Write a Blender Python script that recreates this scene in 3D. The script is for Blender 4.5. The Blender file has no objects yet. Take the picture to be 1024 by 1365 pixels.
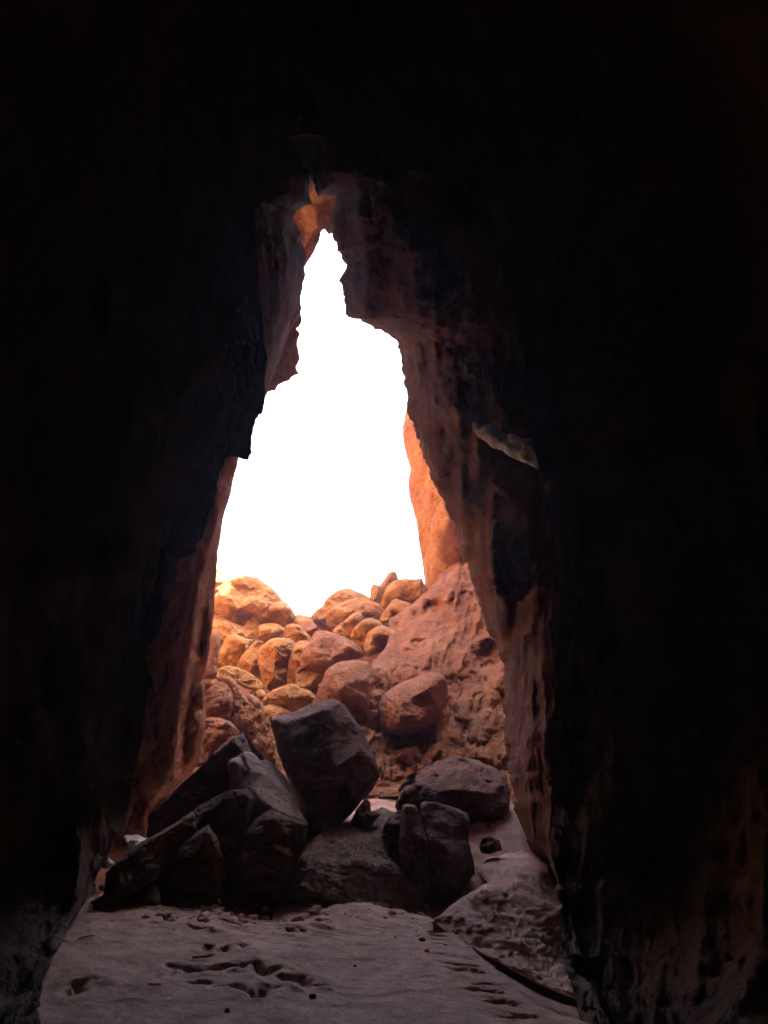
import bpy, math, random
import numpy as np
from mathutils import Vector, Matrix
from mathutils.geometry import delaunay_2d_cdt

# ------------------------------------------------------------------ camera, sky, sun, exposure
scene = bpy.context.scene
PITCH = math.radians(12.0)
CAM = Vector((0, 0, 1.6))
FPX = 682.5 / math.tan(math.radians(27))
cd = bpy.data.cameras.new("camera")
cam = bpy.data.objects.new("camera", cd)
scene.collection.objects.link(cam)
cam.location = CAM
cam.rotation_euler = (math.pi / 2 + PITCH, 0, 0)
cd.sensor_fit = 'VERTICAL'
cd.angle = math.radians(54)
cd.clip_end = 3000
scene.camera = cam

SUN_EL, SUN_AZ = math.radians(56), math.radians(68)     # azimuth measured from +Y towards +X
world = bpy.data.worlds.new("World")
scene.world = world
world.use_nodes = True
wn = world.node_tree
sky = wn.nodes.new('ShaderNodeTexSky')
sky.sky_type = 'NISHITA'
sky.sun_disc = False
sky.sun_elevation = SUN_EL
sky.sun_rotation = SUN_AZ
sky.dust_density = 5.0
sky.ozone_density = 0.4
bg = wn.nodes['Background']
bg.inputs[1].default_value = 0.15
wn.links.new(sky.outputs[0], bg.inputs[0])
sl = bpy.data.lights.new("sun", 'SUN')
sl.energy = 5.0
sl.angle = math.radians(0.5)
sl.color = (1.0, 0.93, 0.82)
sun = bpy.data.objects.new("sun", sl)
scene.collection.objects.link(sun)
sdir = Vector((math.sin(SUN_AZ) * math.cos(SUN_EL), math.cos(SUN_AZ) * math.cos(SUN_EL), math.sin(SUN_EL)))
sun.rotation_euler = sdir.to_track_quat('Z', 'Y').to_euler()
sun.location = (0, 0, 60)
vs = scene.view_settings
vs.view_transform = 'Standard'
vs.look = 'None'
vs.gamma = 1.0
vs.exposure = 3.65
scene.cycles.max_bounces = 10
scene.cycles.diffuse_bounces = 8

# ------------------------------------------------------------------ helpers
CP, SP = math.cos(PITCH), math.sin(PITCH)

def at(px, py, Y):
    """world points seen at pixel (px,py) of the 1024x1365 photo at distance Y"""
    px = np.asarray(px, float); py = np.asarray(py, float); Y = np.asarray(Y, float)
    u = (px - 512) / FPX; v = (682.5 - py) / FPX
    dy = CP - v * SP; dz = SP + v * CP
    k = Y / dy
    return np.stack([u * k, Y + 0 * k, 1.6 + dz * k], -1)

def _h(ix, iy, iz, s):
    n = (ix * 374761393 + iy * 668265263 + iz * 2147483647 + s * 1274126177) & 0xffffffff
    n = ((n ^ (n >> 13)) * 1274126177) & 0xffffffff
    n = ((n ^ (n >> 16)) * 2246822519) & 0xffffffff
    n = n ^ (n >> 15)
    return (n & 0xffffff) / 0xffffff

def vnoise(p, s=0):
    p = np.asarray(p, float)
    i = np.floor(p).astype(np.int64); f = p - i
    f = f * f * f * (f * (f * 6 - 15) + 10)
    r = 0
    for dx in (0, 1):
        wx = f[..., 0] if dx else 1 - f[..., 0]
        for dy in (0, 1):
            wy = f[..., 1] if dy else 1 - f[..., 1]
            for dz in (0, 1):
                wz = f[..., 2] if dz else 1 - f[..., 2]
                r = r + wx * wy * wz * _h(i[..., 0] + dx, i[..., 1] + dy, i[..., 2] + dz, s)
    return r * 2 - 1

def fbm(p, s=0, oct=4, gain=.5, ridged=False):
    a, r, t = 1.0, 0, 0
    p = np.asarray(p, float)
    for o in range(oct):
        n = vnoise(p + o * 17.3, s + o)
        if ridged: n = 1 - 2 * np.abs(n)
        r = r + a * n; t += a
        a *= gain; p = p * 2.03
    return r / t

def crop(ox, oy, sc, pts):
    return [(ox + p[0] / sc, oy + p[1] / sc) + tuple(p[2:]) for p in pts]
def cA(*p): return crop(280, 740, 6.4, p)
def cB(*p): return crop(400, 740, 5.12, p)
def cC(*p): return crop(260, 740, 3.938, p)
def cS(*p): return crop(440, 740, 3.413, p)
def cD(*p): return crop(160, 900, 3.413, p)
def cE(*p): return crop(360, 920, 3.012, p)
def cF(*p): return crop(400, 1100, 2.56, p)
def cG(*p): return crop(40, 1160, 2.56, p)
def cZ(*p): return crop(140, 580, 2.275, p)
def cR(*p): return crop(520, 520, 2.135, p)
def cT(*p): return crop(320, 160, 2.844, p)

def finish(o, label=None, cat=None, group=None, kind=None, parent=None):
    if label: o['label'] = label
    if cat: o['category'] = cat
    if group: o['group'] = group
    if kind: o['kind'] = kind
    return o

def make_obj(name, V, F, mat, parent=None, rebase=True):
    V = np.asarray(V, float)
    me = bpy.data.meshes.new(name)
    loc = np.zeros(3)
    if rebase and parent is None:
        loc = np.array([(V[:, 0].min() + V[:, 0].max()) / 2, (V[:, 1].min() + V[:, 1].max()) / 2, V[:, 2].min()])
    if parent is not None:
        loc = np.zeros(3); V = V - np.array(parent.location)
    me.from_pydata((V - loc).tolist(), [], [list(map(int, f)) for f in F])
    me.update()
    me.polygons.foreach_set('use_smooth', [True] * len(me.polygons))
    me.materials.append(mat)
    o = bpy.data.objects.new(name, me)
    scene.collection.objects.link(o)
    o.location = loc
    if parent is not None: o.parent = parent
    return o

def vnormals(V, F):
    F = np.asarray(F)
    n = np.cross(V[F[:, 1]] - V[F[:, 0]], V[F[:, 2]] - V[F[:, 0]])
    N = np.zeros_like(V)
    for k in range(F.shape[1]): np.add.at(N, F[:, k], n)
    return N / (np.linalg.norm(N, axis=1, keepdims=True) + 1e-12)

def chaikin(P, k):
    P = np.asarray(P, float)
    for _ in range(k):
        Q = np.roll(P, -1, 0)
        P = np.stack([.8 * P + .2 * Q, .2 * P + .8 * Q], 1).reshape(-1, P.shape[1])
    return P

def edge_dist(pts, B):
    A = B; C = np.roll(B, -1, 0)
    best = np.full(len(pts), 1e9)
    for a, c in zip(A, C):
        d = c - a; L = (d * d).sum() + 1e-9
        t = np.clip(((pts - a) @ d) / L, 0, 1)
        q = a + t[:, None] * d
        best = np.minimum(best, ((pts - q) ** 2).sum(1))
    return np.sqrt(best)

def inside(pts, B):
    r = np.zeros(len(pts), bool)
    x, y = pts[:, 0], pts[:, 1]
    for (x1, y1), (x2, y2) in zip(B, np.roll(B, -1, 0)):
        if y1 == y2: continue
        c = ((y1 > y) != (y2 > y)) & (x < (x2 - x1) * (y - y1) / (y2 - y1) + x1)
        r ^= c
    return r

def stepped(n, k):
    a = n * k; f = np.floor(a); r = a - f
    return (f + np.clip((r - .35) / .3, 0, 1)) / k

def relief(name, outline, D, mat, T=.5, ridge=None, R=.15, rr=None, back=None, sp=3.0, amp=.03, nf=3.0,
           seed=1, facets=4, fs=.6, smooth=3, jit=1.0, round_=1, lean=0.0, parent=None, stretch=(1, 1, 1),
           oct=4, ridged=False, extra=None, fn=None, chips=0, frac=0.0):
    """A solid rock: its outline as seen from the mouth of the cave, at distance D, its front built up
    from interior ridge points (x, y, metres nearer) or from a rounded, faceted bulge of depth T."""
    rng = random.Random(seed)
    O = np.array([(p[0], p[1], p[2] if len(p) > 2 else 0.0) for p in outline], float)
    cy = (O[:, 1].min() + O[:, 1].max()) / 2; hy = max(1e-6, (O[:, 1].max() - O[:, 1].min()) / 2)
    cx = (O[:, 0].min() + O[:, 0].max()) / 2; hx = max(1e-6, (O[:, 0].max() - O[:, 0].min()) / 2)
    O[:, 2] += lean * (O[:, 1] - cy) / hy
    C = chaikin(O, round_) if round_ else O
    # resample
    B = []
    for a, b in zip(C, np.roll(C, -1, 0)):
        n = max(1, int(round(np.hypot(*(b - a)[:2]) / sp)))
        for k in range(n): B.append(a + (b - a) * k / n)
    B = np.array(B)
    tang = np.roll(B, -1, 0)[:, :2] - np.roll(B, 1, 0)[:, :2]
    tang /= np.linalg.norm(tang, axis=1, keepdims=True) + 1e-9
    nn = np.stack([-tang[:, 1], tang[:, 0]], 1)
    q = np.concatenate([B[:, :2] / 22, np.full((len(B), 1), seed * 3.7)], 1)
    B[:, :2] += nn * (jit * 2.2 * fbm(q, seed, 4, .6))[:, None]
    # interior points
    gx = np.arange(B[:, 0].min(), B[:, 0].max(), sp); gy = np.arange(B[:, 1].min(), B[:, 1].max(), sp * .87)
    G = np.array([(x + (sp / 2 if j % 2 else 0), y) for j, y in enumerate(gy) for x in gx])
    G = G[inside(G, B[:, :2])]
    if len(G): G = G[edge_dist(G, B[:, :2]) > sp * .55]
    P2 = np.concatenate([B[:, :2], G]) if len(G) else B[:, :2]
    nb = len(B)
    ed = [(k, (k + 1) % nb) for k in range(nb)]
    r = delaunay_2d_cdt([Vector(p) for p in P2], ed, [], 1, 1e-5)
    P = np.array([tuple(v) for v in r[0]]); F = [f for f in r[2] if len(f) == 3]
    F = np.array(F)
    d = edge_dist(P, B[:, :2])
    bd = d < 1e-3
    # base height of interior
    rp = []; re = []
    if ridge:
        for line in ridge:
            if isinstance(line[0], (int, float)): line = [line]
            s0 = len(rp)
            for k, p in enumerate(line):
                rp.append((p[0], p[1], p[2] + lean * (p[1] - cy) / hy))
                if k: re.append((s0 + k - 1, s0 + k))
    OC = np.array([tuple(o) for o in O])
    K = np.array(list(map(tuple, OC)) + rp)
    no = len(OC)
    cr = delaunay_2d_cdt([Vector(p[:2]) for p in K], [(k, (k + 1) % no) for k in range(no)] + [(a + no, b + no) for a, b in re], [], 0, 1e-5)
    KV = np.array([tuple(v) for v in cr[0]])
    KH = np.array([K[o[0], 2] if len(o) else 0.0 for o in cr[3]])
    for i, o in enumerate(cr[3]):
        if not len(o):
            w = 1 / (((K[:, :2] - KV[i]) ** 2).sum(1) + 1); KH[i] = (w * K[:, 2]).sum() / w.sum()
    best = np.full(len(P), -1e9); h = np.zeros(len(P))
    for f in cr[2]:
        if len(f) != 3: continue
        a, b, c = KV[list(f)]
        den = (b[1] - c[1]) * (a[0] - c[0]) + (c[0] - b[0]) * (a[1] - c[1])
        if abs(den) < 1e-6: continue
        l1 = ((b[1] - c[1]) * (P[:, 0] - c[0]) + (c[0] - b[0]) * (P[:, 1] - c[1])) / den
        l2 = ((c[1] - a[1]) * (P[:, 0] - c[0]) + (a[0] - c[0]) * (P[:, 1] - c[1])) / den
        l3 = 1 - l1 - l2
        m = np.minimum(np.minimum(l1, l2), l3)
        w = np.clip(np.stack([l1, l2, l3], 1), 0, 1); w /= w.sum(1, keepdims=True)
        hh = w @ KH[list(f)]
        u = m > best
        h[u] = hh[u]; best[u] = m[u]
    dmax = max(d.max(), 1)
    if not ridge:
        u = np.clip(d / (dmax * .4), 0, 1)
        b_ = T * np.sqrt(np.clip(1 - (1 - u) ** 2, 0, 1))
        U = (P[:, 0] - cx) / hx; W = (P[:, 1] - cy) / hy
        for k in range(facets):
            an = rng.uniform(0, 2 * math.pi); st = rng.uniform(.6, 1.5) * fs
            pl = T * (rng.uniform(.6, 1.0) - st * (math.cos(an) * U + math.sin(an) * W))
            b_ = np.minimum(b_, np.maximum(pl, 0))
        h = h + b_
    if rr is None: rr = min(dmax * .8, 16)
    u = np.clip(d / rr, 0, 1)
    h = h + R * (np.sqrt(1 - (1 - u) ** 2) - 1)
    # laplacian smoothing of the height
    E = np.concatenate([F[:, [0, 1]], F[:, [1, 2]], F[:, [2, 0]]]); E = np.concatenate([E, E[:, ::-1]])
    cnt = np.bincount(E[:, 0], minlength=len(P))
    for _ in range(smooth):
        s = np.bincount(E[:, 0], weights=h[E[:, 1]], minlength=len(P)) / np.maximum(cnt, 1)
        h = np.where(bd, h, .5 * h + .5 * s)
    if chips:
        hm = h.max() - h.min() + 1e-6; h0 = h.copy()
        for k in range(chips):
            c = rng.randrange(len(P)); an = rng.uniform(0, 2 * math.pi); sl_ = rng.uniform(.5, 1.6) * hm / ((hx + hy) / 2)
            if d[c] < dmax * .15: continue
            pl = h0[c] - .10 * hm + sl_ * ((P[:, 0] - P[c, 0]) * math.cos(an) + (P[:, 1] - P[c, 1]) * math.sin(an))
            rad = np.hypot(P[:, 0] - P[c, 0], P[:, 1] - P[c, 1]) / ((hx + hy) / 2)
            pl = np.where(pl < h - .3 * hm, h - .3 * hm * np.clip(1.6 - rad, 0, 1), pl)
            h = np.where(bd, h, np.minimum(h, pl))
        s_ = np.bincount(E[:, 0], weights=h[E[:, 1]], minlength=len(P)) / np.maximum(cnt, 1)
        h = np.where(bd, h, .5 * h + .5 * s_)
    if frac:
        a_ = rng.uniform(-.7, .7); ca, sa = math.cos(a_), math.sin(a_); L_ = (hx + hy) / 2
        uu = (P[:, 0] * ca + P[:, 1] * sa) / L_; vv = (-P[:, 0] * sa + P[:, 1] * ca) / L_
        h = h + frac * stepped(fbm(np.stack([uu * 1.1, vv * 2.2, 0 * uu + seed], -1), seed + 40, 3, .55), 5) * np.clip(d / 5, 0, 1)
    if fn is not None: h = h + np.where(bd, 0, 1) * fn(P[:, 0], P[:, 1]) * np.clip(d / 8, 0, 1)
    V = at(P[:, 0], P[:, 1], D - h)
    # make front faces point to the camera
    N = vnormals(V, F)
    vc = V - np.array(CAM)
    if (N * vc).sum() > 0:
        F = F[:, ::-1]; N = -N
    st = np.array(stretch, float)
    n = fbm(V * nf * st + seed * 5.1, seed, oct, .55, ridged) * amp
    n2 = fbm(V * nf * .35 * st + seed, seed + 9, 2) * amp * .9
    n = n + amp * .45 * fbm(V * nf * 4.2 * st + seed, seed + 30, 3, .6, True)
    V = V + N * ((n + n2) * np.clip(d / 5, .25, 1))[:, None]
    if extra is not None: V = extra(V, N, P, d)
    if back is None: back = max(T, .3)
    ub = np.clip(d / dmax, 0, 1)
    Db = np.maximum(D + R, D - h + .06) + back * np.sqrt(1 - (1 - ub) ** 2)
    VB = at(P[:, 0], P[:, 1], Db)
    VB += (fbm(VB * nf * .5, seed + 3, 3) * amp)[:, None] * np.array([0, 1, 0])
    idx = np.arange(len(P)) + len(P)
    idx[bd] = np.arange(len(P))[bd]
    FB = idx[F[:, ::-1]]
    AV = np.concatenate([V, VB])
    AF = np.concatenate([F, FB])
    used = np.unique(AF); mp = -np.ones(len(AV), int); mp[used] = np.arange(len(used))
    return make_obj(name, AV[used], mp[AF], mat, parent)

# ------------------------------------------------------------------ materials
def rock_mat(name, c1, c2, c3, sc=1.0, bump=.5, bdist=.03, stretch=(1, 1, 1), rough=.95, crack=0.0, streak=None, fine=22.0, layer=0.0):
    m = bpy.data.materials.new(name); m.use_nodes = True
    nt = m.node_tree; N = nt.nodes; L = nt.links
    b = N['Principled BSDF']; b.inputs['Roughness'].default_value = rough
    b.inputs['Specular IOR Level'].default_value = .25
    tc = N.new('ShaderNodeTexCoord'); mp = N.new('ShaderNodeMapping')
    mp.inputs['Scale'].default_value = stretch
    L.new(tc.outputs['Object'], mp.inputs['Vector'])
    def noise(s, det=6, r=.6, dist=0.0, src=mp):
        n = N.new('ShaderNodeTexNoise'); n.inputs['Scale'].default_value = s
        n.inputs['Detail'].default_value = det; n.inputs['Roughness'].default_value = r
        n.inputs['Distortion'].default_value = dist
        L.new(src.outputs[0], n.inputs['Vector']); return n
    n1 = noise(sc * .9, 5, .6, .6); n2 = noise(sc * 5, 8, .7); n3 = noise(fine, 8, .75)
    cr = N.new('ShaderNodeValToRGB'); L.new(n1.outputs['Fac'], cr.inputs[0])
    e = cr.color_ramp.elements
    e[0].position = .34; e[0].color = (*c1, 1); e[1].position = .66; e[1].color = (*c3, 1)
    k = e.new(.5); k.color = (*c2, 1)
    cr2 = N.new('ShaderNodeValToRGB'); L.new(n2.outputs['Fac'], cr2.inputs[0])
    e = cr2.color_ramp.elements
    e[0].position = .3; e[0].color = (.62, .58, .56, 1); e[1].position = .7; e[1].color = (1.25, 1.25, 1.25, 1)
    mx = N.new('ShaderNodeMix'); mx.data_type = 'RGBA'; mx.blend_type = 'MULTIPLY'; mx.inputs[0].default_value = 1
    L.new(cr.outputs[0], mx.inputs[6]); L.new(cr2.outputs[0], mx.inputs[7])
    col = mx.outputs[2]
    if streak:
        ms = N.new('ShaderNodeMapping'); ms.inputs['Scale'].default_value = streak[1]
        L.new(tc.outputs['Object'], ms.inputs['Vector'])
        ns = noise(1.0, 6, .65, 1.2, ms)
        rs = N.new('ShaderNodeValToRGB'); L.new(ns.outputs['Fac'], rs.inputs[0])
        e = rs.color_ramp.elements; e[0].position = streak[2]; e[0].color = (0, 0, 0, 1)
        e[1].position = streak[2] + .07; e[1].color = (1, 1, 1, 1)
        m2 = N.new('ShaderNodeMix'); m2.data_type = 'RGBA'
        mu = N.new('ShaderNodeMath'); mu.operation = 'MULTIPLY'; mu.inputs[1].default_value = streak[3]
        L.new(rs.outputs[0], mu.inputs[0]); L.new(mu.outputs[0], m2.inputs[0])
        L.new(col, m2.inputs[6]); m2.inputs[7].default_value = (*streak[0], 1)
        col = m2.outputs[2]
    L.new(col, b.inputs['Base Color'])
    ad = N.new('ShaderNodeMath'); ad.operation = 'MULTIPLY_ADD'
    L.new(n3.outputs['Fac'], ad.inputs[0]); ad.inputs[1].default_value = .35; L.new(n2.outputs['Fac'], ad.inputs[2])
    hsrc = ad.outputs[0]
    if crack:
        vo = N.new('ShaderNodeTexVoronoi'); vo.feature = 'DISTANCE_TO_EDGE'; vo.inputs['Scale'].default_value = sc * 1.6
        nd = noise(sc * 2, 4); va = N.new('ShaderNodeVectorMath'); va.operation = 'MULTIPLY_ADD'
        L.new(nd.outputs['Color'], va.inputs[0]); va.inputs[1].default_value = (.5, .5, .5); L.new(mp.outputs[0], va.inputs[2])
        L.new(va.outputs[0], vo.inputs['Vector'])
        mr = N.new('ShaderNodeMapRange'); mr.inputs[1].default_value = 0; mr.inputs[2].default_value = .03
        mr.inputs[3].default_value = -crack; mr.inputs[4].default_value = 0
        L.new(vo.outputs['Distance'], mr.inputs[0])
        a2 = N.new('ShaderNodeMath'); L.new(hsrc, a2.inputs[0]); L.new(mr.outputs[0], a2.inputs[1]); hsrc = a2.outputs[0]
    if layer:
        ml = N.new('ShaderNodeMapping'); ml.inputs['Scale'].default_value = (.6, .6, 9)
        ml.inputs['Rotation'].default_value = (.2, .15, 0)
        L.new(tc.outputs['Object'], ml.inputs['Vector'])
        nl = noise(1.3, 6, .6, .4, ml)
        a3 = N.new('ShaderNodeMath'); a3.operation = 'MULTIPLY_ADD'
        L.new(nl.outputs['Fac'], a3.inputs[0]); a3.inputs[1].default_value = layer; L.new(hsrc, a3.inputs[2]); hsrc = a3.outputs[0]
    bu = N.new('ShaderNodeBump'); bu.inputs['Strength'].default_value = bump; bu.inputs['Distance'].default_value = bdist
    L.new(hsrc, bu.inputs['Height']); L.new(bu.outputs[0], b.inputs['Normal'])
    return m

M_OR = rock_mat('orange_sandstone', (.47, .21, .065), (.55, .28, .092), (.63, .355, .135), .8, 1.0, .18, crack=.3, fine=16)
M_PK = rock_mat('dusty_red_sandstone', (.34, .14, .066), (.41, .18, .088), (.49, .24, .125), .8, 1.0, .16, fine=16)
M_MUD = rock_mat('red_mud', (.26, .098, .045), (.36, .148, .066), (.46, .215, .105), 1.0, 1.0, .26, stretch=(1, 1, .6), fine=14)
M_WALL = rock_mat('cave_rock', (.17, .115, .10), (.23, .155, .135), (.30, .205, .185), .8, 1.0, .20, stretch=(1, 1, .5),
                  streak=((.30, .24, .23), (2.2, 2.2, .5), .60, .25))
M_LIT_RED = rock_mat('lit_red_roof_rock', (.19, .075, .05), (.29, .115, .075), (.40, .18, .12), 1.4, 1.0, .22, stretch=(1, 1, .6),  # redder rock, lightened so the zone by the opening looks lit
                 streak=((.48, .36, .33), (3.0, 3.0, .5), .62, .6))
M_BOUNCE_LIT = rock_mat('bounce_lit_roof_rock', (.48, .15, .05), (.58, .21, .075), (.66, .30, .13), 1.6, 1.0, .22)  # warm bounced light put into the colour of the left roof
M_LW = rock_mat('mouth_wall_rock', (.48, .24, .13), (.54, .29, .165), (.60, .345, .21), .8, .8, .12, stretch=(1.4, 1.4, .5),
                streak=((.62, .42, .35), (3.5, 3.5, .45), .60, .8))
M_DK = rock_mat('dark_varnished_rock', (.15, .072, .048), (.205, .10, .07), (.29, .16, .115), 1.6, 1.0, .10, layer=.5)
M_GR = rock_mat('grey_dusty_rock', (.22, .13, .10), (.31, .195, .15), (.41, .275, .22), 2.0, 1.0, .10, layer=.6)
M_SKYLIT = rock_mat('skylit_grey_rock', (.44, .30, .24), (.52, .37, .30), (.60, .43, .36), 2.0, 1.0, .10, layer=.5)  # brighter copy of the grey rock, skylight put into its colour
M_SAND = rock_mat('sand', (.62, .415, .335), (.68, .465, .38), (.73, .51, .42), 1.2, .8, .05, fine=70)
M_CRUMB = rock_mat('crumbly_sand', (.36, .225, .17), (.46, .305, .24), (.55, .385, .31), 2.5, 1.0, .16, fine=40)
M_LIT_OR = rock_mat('lit_orange_rock', (.55, .28, .12), (.66, .37, .18), (.78, .50, .30), 2.5, 1.0, .25)  # orange rock lightened, the glow from outside put into its colour
M_PALE = rock_mat('pale_rock', (.58, .56, .56), (.74, .72, .73), (.82, .80, .80), 2, .6, .03,
                  streak=((.05, .04, .04), (3, 3, 14), .60, .6))

# ------------------------------------------------------------------ cave shell (one lofted rock surface)
# rows: (mouth edge px, Y), (inner ledge px, Y before the ledge, Y after the ledge)
def row(a, ya, b=None, y1=None, y2=None):
    if b is None: b, y1, y2 = a, ya, ya
    return (a[0], a[1], ya, b[0], b[1], y1, y2)
rows = []
for p, y in [((20, 1560), 4.6), ((49, 1365), 5.6), ((53, 1328), 6.0), ((63, 1270), 6.9), ((88, 1230), 8), ((122, 1182), 8.4), ((141, 1133), 8.8),
             ((165, 1099), 9), ((178, 1060), 9), ((187, 992), 9), ((202, 909), 9), ((197, 885), 9), ((199, 861), 9), ((212, 839), 9), ((223, 808), 9),
             ((234, 773), 9), ((241, 751), 9), ((259, 734), 9), ((272, 707), 9), ((279, 690), 9), ((287, 668), 9), ((294, 628), 9),
             ((302, 608), 9), ((318, 607), 9), ((325, 611), 9), ((331, 611), 9), ((334, 603), 9), ((336, 575), 9),
             ((341, 562), 9), ((346, 554), 9)]:
    rows.append(row(p, y))
lb = [((353, 529), (352, 533)), ((355, 519), (353, 522)), ((359, 508), (353, 511)), ((362, 498), (353, 500)), ((372, 485), (354, 487)), ((374, 466), (356, 474)), ((384, 447), (353, 462)),
      ((390, 432), (350, 440)), ((399, 413), (347, 418)), ((404, 385), (344, 390)), ((404, 364), (342, 366)), ((408, 343), (341, 345)), ((401, 322), (337, 322)),
      ((390, 297), (335, 297)), ((396, 281), (345, 268)), ((413, 271), (372, 246)), ((412, 258), (385, 236)), ((413, 244), (390, 226)), ((404, 227), (386, 212)),
      ((397, 209), (382, 196)), ((392, 190), (384, 182)), ((406, 186), (406, 174)), ((420, 190), (430, 180)), ((425, 202), (438, 196)), ((419, 227), (442, 216)),
      ((419, 244), (450, 226)), ((423, 260), (462, 228)), ((437, 258), (480, 226)), ((448, 262), (505, 225)), ((448, 276), (560, 228)), ((441, 290), (612, 245)),
      ((443, 308), (625, 265)), ((450, 332), (640, 295)), ((461, 353), (655, 330)), ((455, 374), (668, 360)), ((459, 398), (678, 390)), ((461, 420), (686, 415)),
      ((464, 425), (688, 425)), ((471, 424), (690, 432)), ((506, 441), (694, 450)), ((527, 452), (698, 465)), ((533, 466), (700, 480)), ((538, 505), (703, 515)), ((543, 547), (706, 555)),
      ((556, 582), (710, 590)), ((573, 631), (718, 625)), ((586, 656), (726, 655)), ((609, 707), (738, 700)), ((620, 742), (742, 740)), ((632, 782), (747, 785)),
      ((646, 834), (746, 812)), ((660, 858), (734, 832)), ((668, 880), (737, 870)), ((672, 909), (741, 915)), ((674, 960), (741, 955)), ((675, 988), (733, 975)), ((679, 1030), (735, 1020)), ((685, 1075), (737, 1075)),
      ((707, 1124), (733, 1100)), ((731, 1143), (736, 1145))]
for k, (a, b) in enumerate(lb):
    right = a[0] > 430 and k > 26
    if not right:
        w = min(1, max(0, (k - 8) / 9))
        m = .9 * (a[1] < 275)
        rows.append(row(a, 12.8, b, 9.3 + .9 * w + m, 9.0 * (1 - w) + 10.1 * w + m))
    else:
        lo = np.clip((a[1] - 800) / 340, 0, 1)
        w = np.clip((b[1] - 590) / 60, 0, 1)
        m = .9 * np.clip((600 - b[0]) / 120, 0, 1) * (a[1] < 300)
        rows.append(row(a, 12.2 - 1.9 * lo + .9 * np.clip((620 - a[1]) / 150, 0, 1), b, 10.5 - 1.5 * lo + m - .4 * np.clip((620 - a[1]) / 150, 0, 1), m + 10.35 * (1 - w) + w * (8.9 - .3 * lo)))
for p, y in [((742, 1165), 8.2), ((748, 1209), 7.9), ((753, 1280), 7.2), ((783, 1311), 6.7), ((810, 1360), 6.3), ((830, 1560), 6.0), ((420, 1640), 6.0)]:
    rows.append(row(p, y))
rows = np.array(rows, float)
# resample along the loop
nx = np.roll(rows, -1, 0)
seg = np.maximum(np.hypot(nx[:, 0] - rows[:, 0], nx[:, 1] - rows[:, 1]), .6 * np.hypot(nx[:, 3] - rows[:, 3], nx[:, 4] - rows[:, 4]))
RS = []
for a, b, l in zip(rows, nx, seg):
    n = max(1, int(l / 3.0))
    for k in range(n): RS.append(a + (b - a) * k / n)
RS = np.array(RS); NR = len(RS)
# rugged edges
def jitter(xy, amp, s, keepleft=False):
    t = np.roll(xy, -3, 0) - np.roll(xy, 3, 0)
    t /= np.linalg.norm(t, axis=1, keepdims=True) + 1e-9
    n = np.stack([-t[:, 1], t[:, 0]], 1)
    q = np.concatenate([xy / 16, np.full((len(xy), 1), s)], 1)
    return xy + n * (amp * fbm(q * np.array([.5, .5, 1]) if s > 6 else q, int(s), 4, .65) if s <= 6 else amp * fbm(q * np.array([.4, .4, 1]), int(s), 4, .65))[:, None]
same = (np.hypot(RS[:, 0] - RS[:, 3], RS[:, 1] - RS[:, 4]) < .5)
l0 = jitter(RS[:, :2], 3.2, 4.0)
q_ = np.concatenate([l0 / 4.2, np.full((NR, 1), 2.0)], 1)
l0 = l0 + np.stack([vnoise(q_, 5), vnoise(q_ + 9, 6)], 1) * 2.1 + np.stack([vnoise(q_ * .45, 7), vnoise(q_ * .45 + 9, 8)], 1) * 1.8
l1 = np.where(same[:, None], l0, jitter(RS[:, 3:5], 3.0 + 9 * np.clip((560 - RS[:, 4]) / 200, 0, 1) * np.clip(np.hypot(RS[:, 0] - RS[:, 3], RS[:, 1] - RS[:, 4]) / 80, 0, 1), 8.0))
# outer ring angle, made monotonic
ang = np.unwrap(np.arctan2(l1[:, 1] - 700, l1[:, 0] - 512))
ang = np.maximum.accumulate(ang)
for _ in range(60):
    e = np.concatenate([[ang[-1] - 2 * math.pi], ang, [ang[0] + 2 * math.pi]])
    ang = .25 * e[:-2] + .5 * e[1:-1] + .25 * e[2:]
l2 = np.stack([512 + 1050 * np.cos(ang), 700 + 1250 * np.sin(ang)], 1)
cols = []
def addcol(xy, Y): cols.append(at(xy[:, 0], xy[:, 1], Y))
def inner(xy):
    q = np.concatenate([xy, np.full((len(xy), 1), .3)], 1)
    return .6 * fbm(q / np.array([30, 210, 1]), 23, 4, .55, True) + .5 * fbm(q / np.array([75, 130, 1]), 24, 4, .55, True) + .14 * fbm(q / np.array([12, 110, 1]), 25, 3) + np.clip((800 - xy[:, 1]) / 160, .22, 1) * (.9 * stepped(fbm(q / np.array([55, 85, 1]) + 5, 26, 4, .55), 5) + .35 * stepped(fbm((q + q[:, [1, 0, 2]] * .4) / np.array([22, 30, 1]) + 5, 27, 3, .5), 4))
def big(xy): return fbm(np.concatenate([xy / np.array([[70, 170]]), np.full((len(xy), 1), .3)], 1), 21, 5, .55, True)
# outer face of the cliff, from far out to the edge
Y0 = RS[:, 2]
cosA, sinA = np.cos(ang), np.sin(ang)
for R_, dY in ((3.0, 4.0), (2.2, 3.9), (1.6, 3.8), (1.0, 3.6)):
    far = at(l2[:, 0], l2[:, 1], Y0 + dY)
    c0 = np.array([0, 0, 4.0])
    v = far.copy(); v[:, 0] = c0[0] + (far[:, 0] - c0[0]) * R_; v[:, 2] = c0[2] + (far[:, 2] - c0[2]) * R_
    v[:, 1] = 15.5 + fbm(v * .15, 5, 3) * .8
    cols.append(v)
for k, (o, dY) in enumerate([(.5, 3.2), (.25, 2.6), (.12, 2.0), (.05, 1.2), (.022, .6), (.008, .22)]):
    xy = l0 + (l2 - l0) * o
    if o < .1: xy = l0 + (l2 - l0) / np.linalg.norm(l2 - l0, axis=1, keepdims=True) * (o * 700)
    addcol(xy, Y0 + dY)
addcol(l0, Y0)
NA = 34
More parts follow.
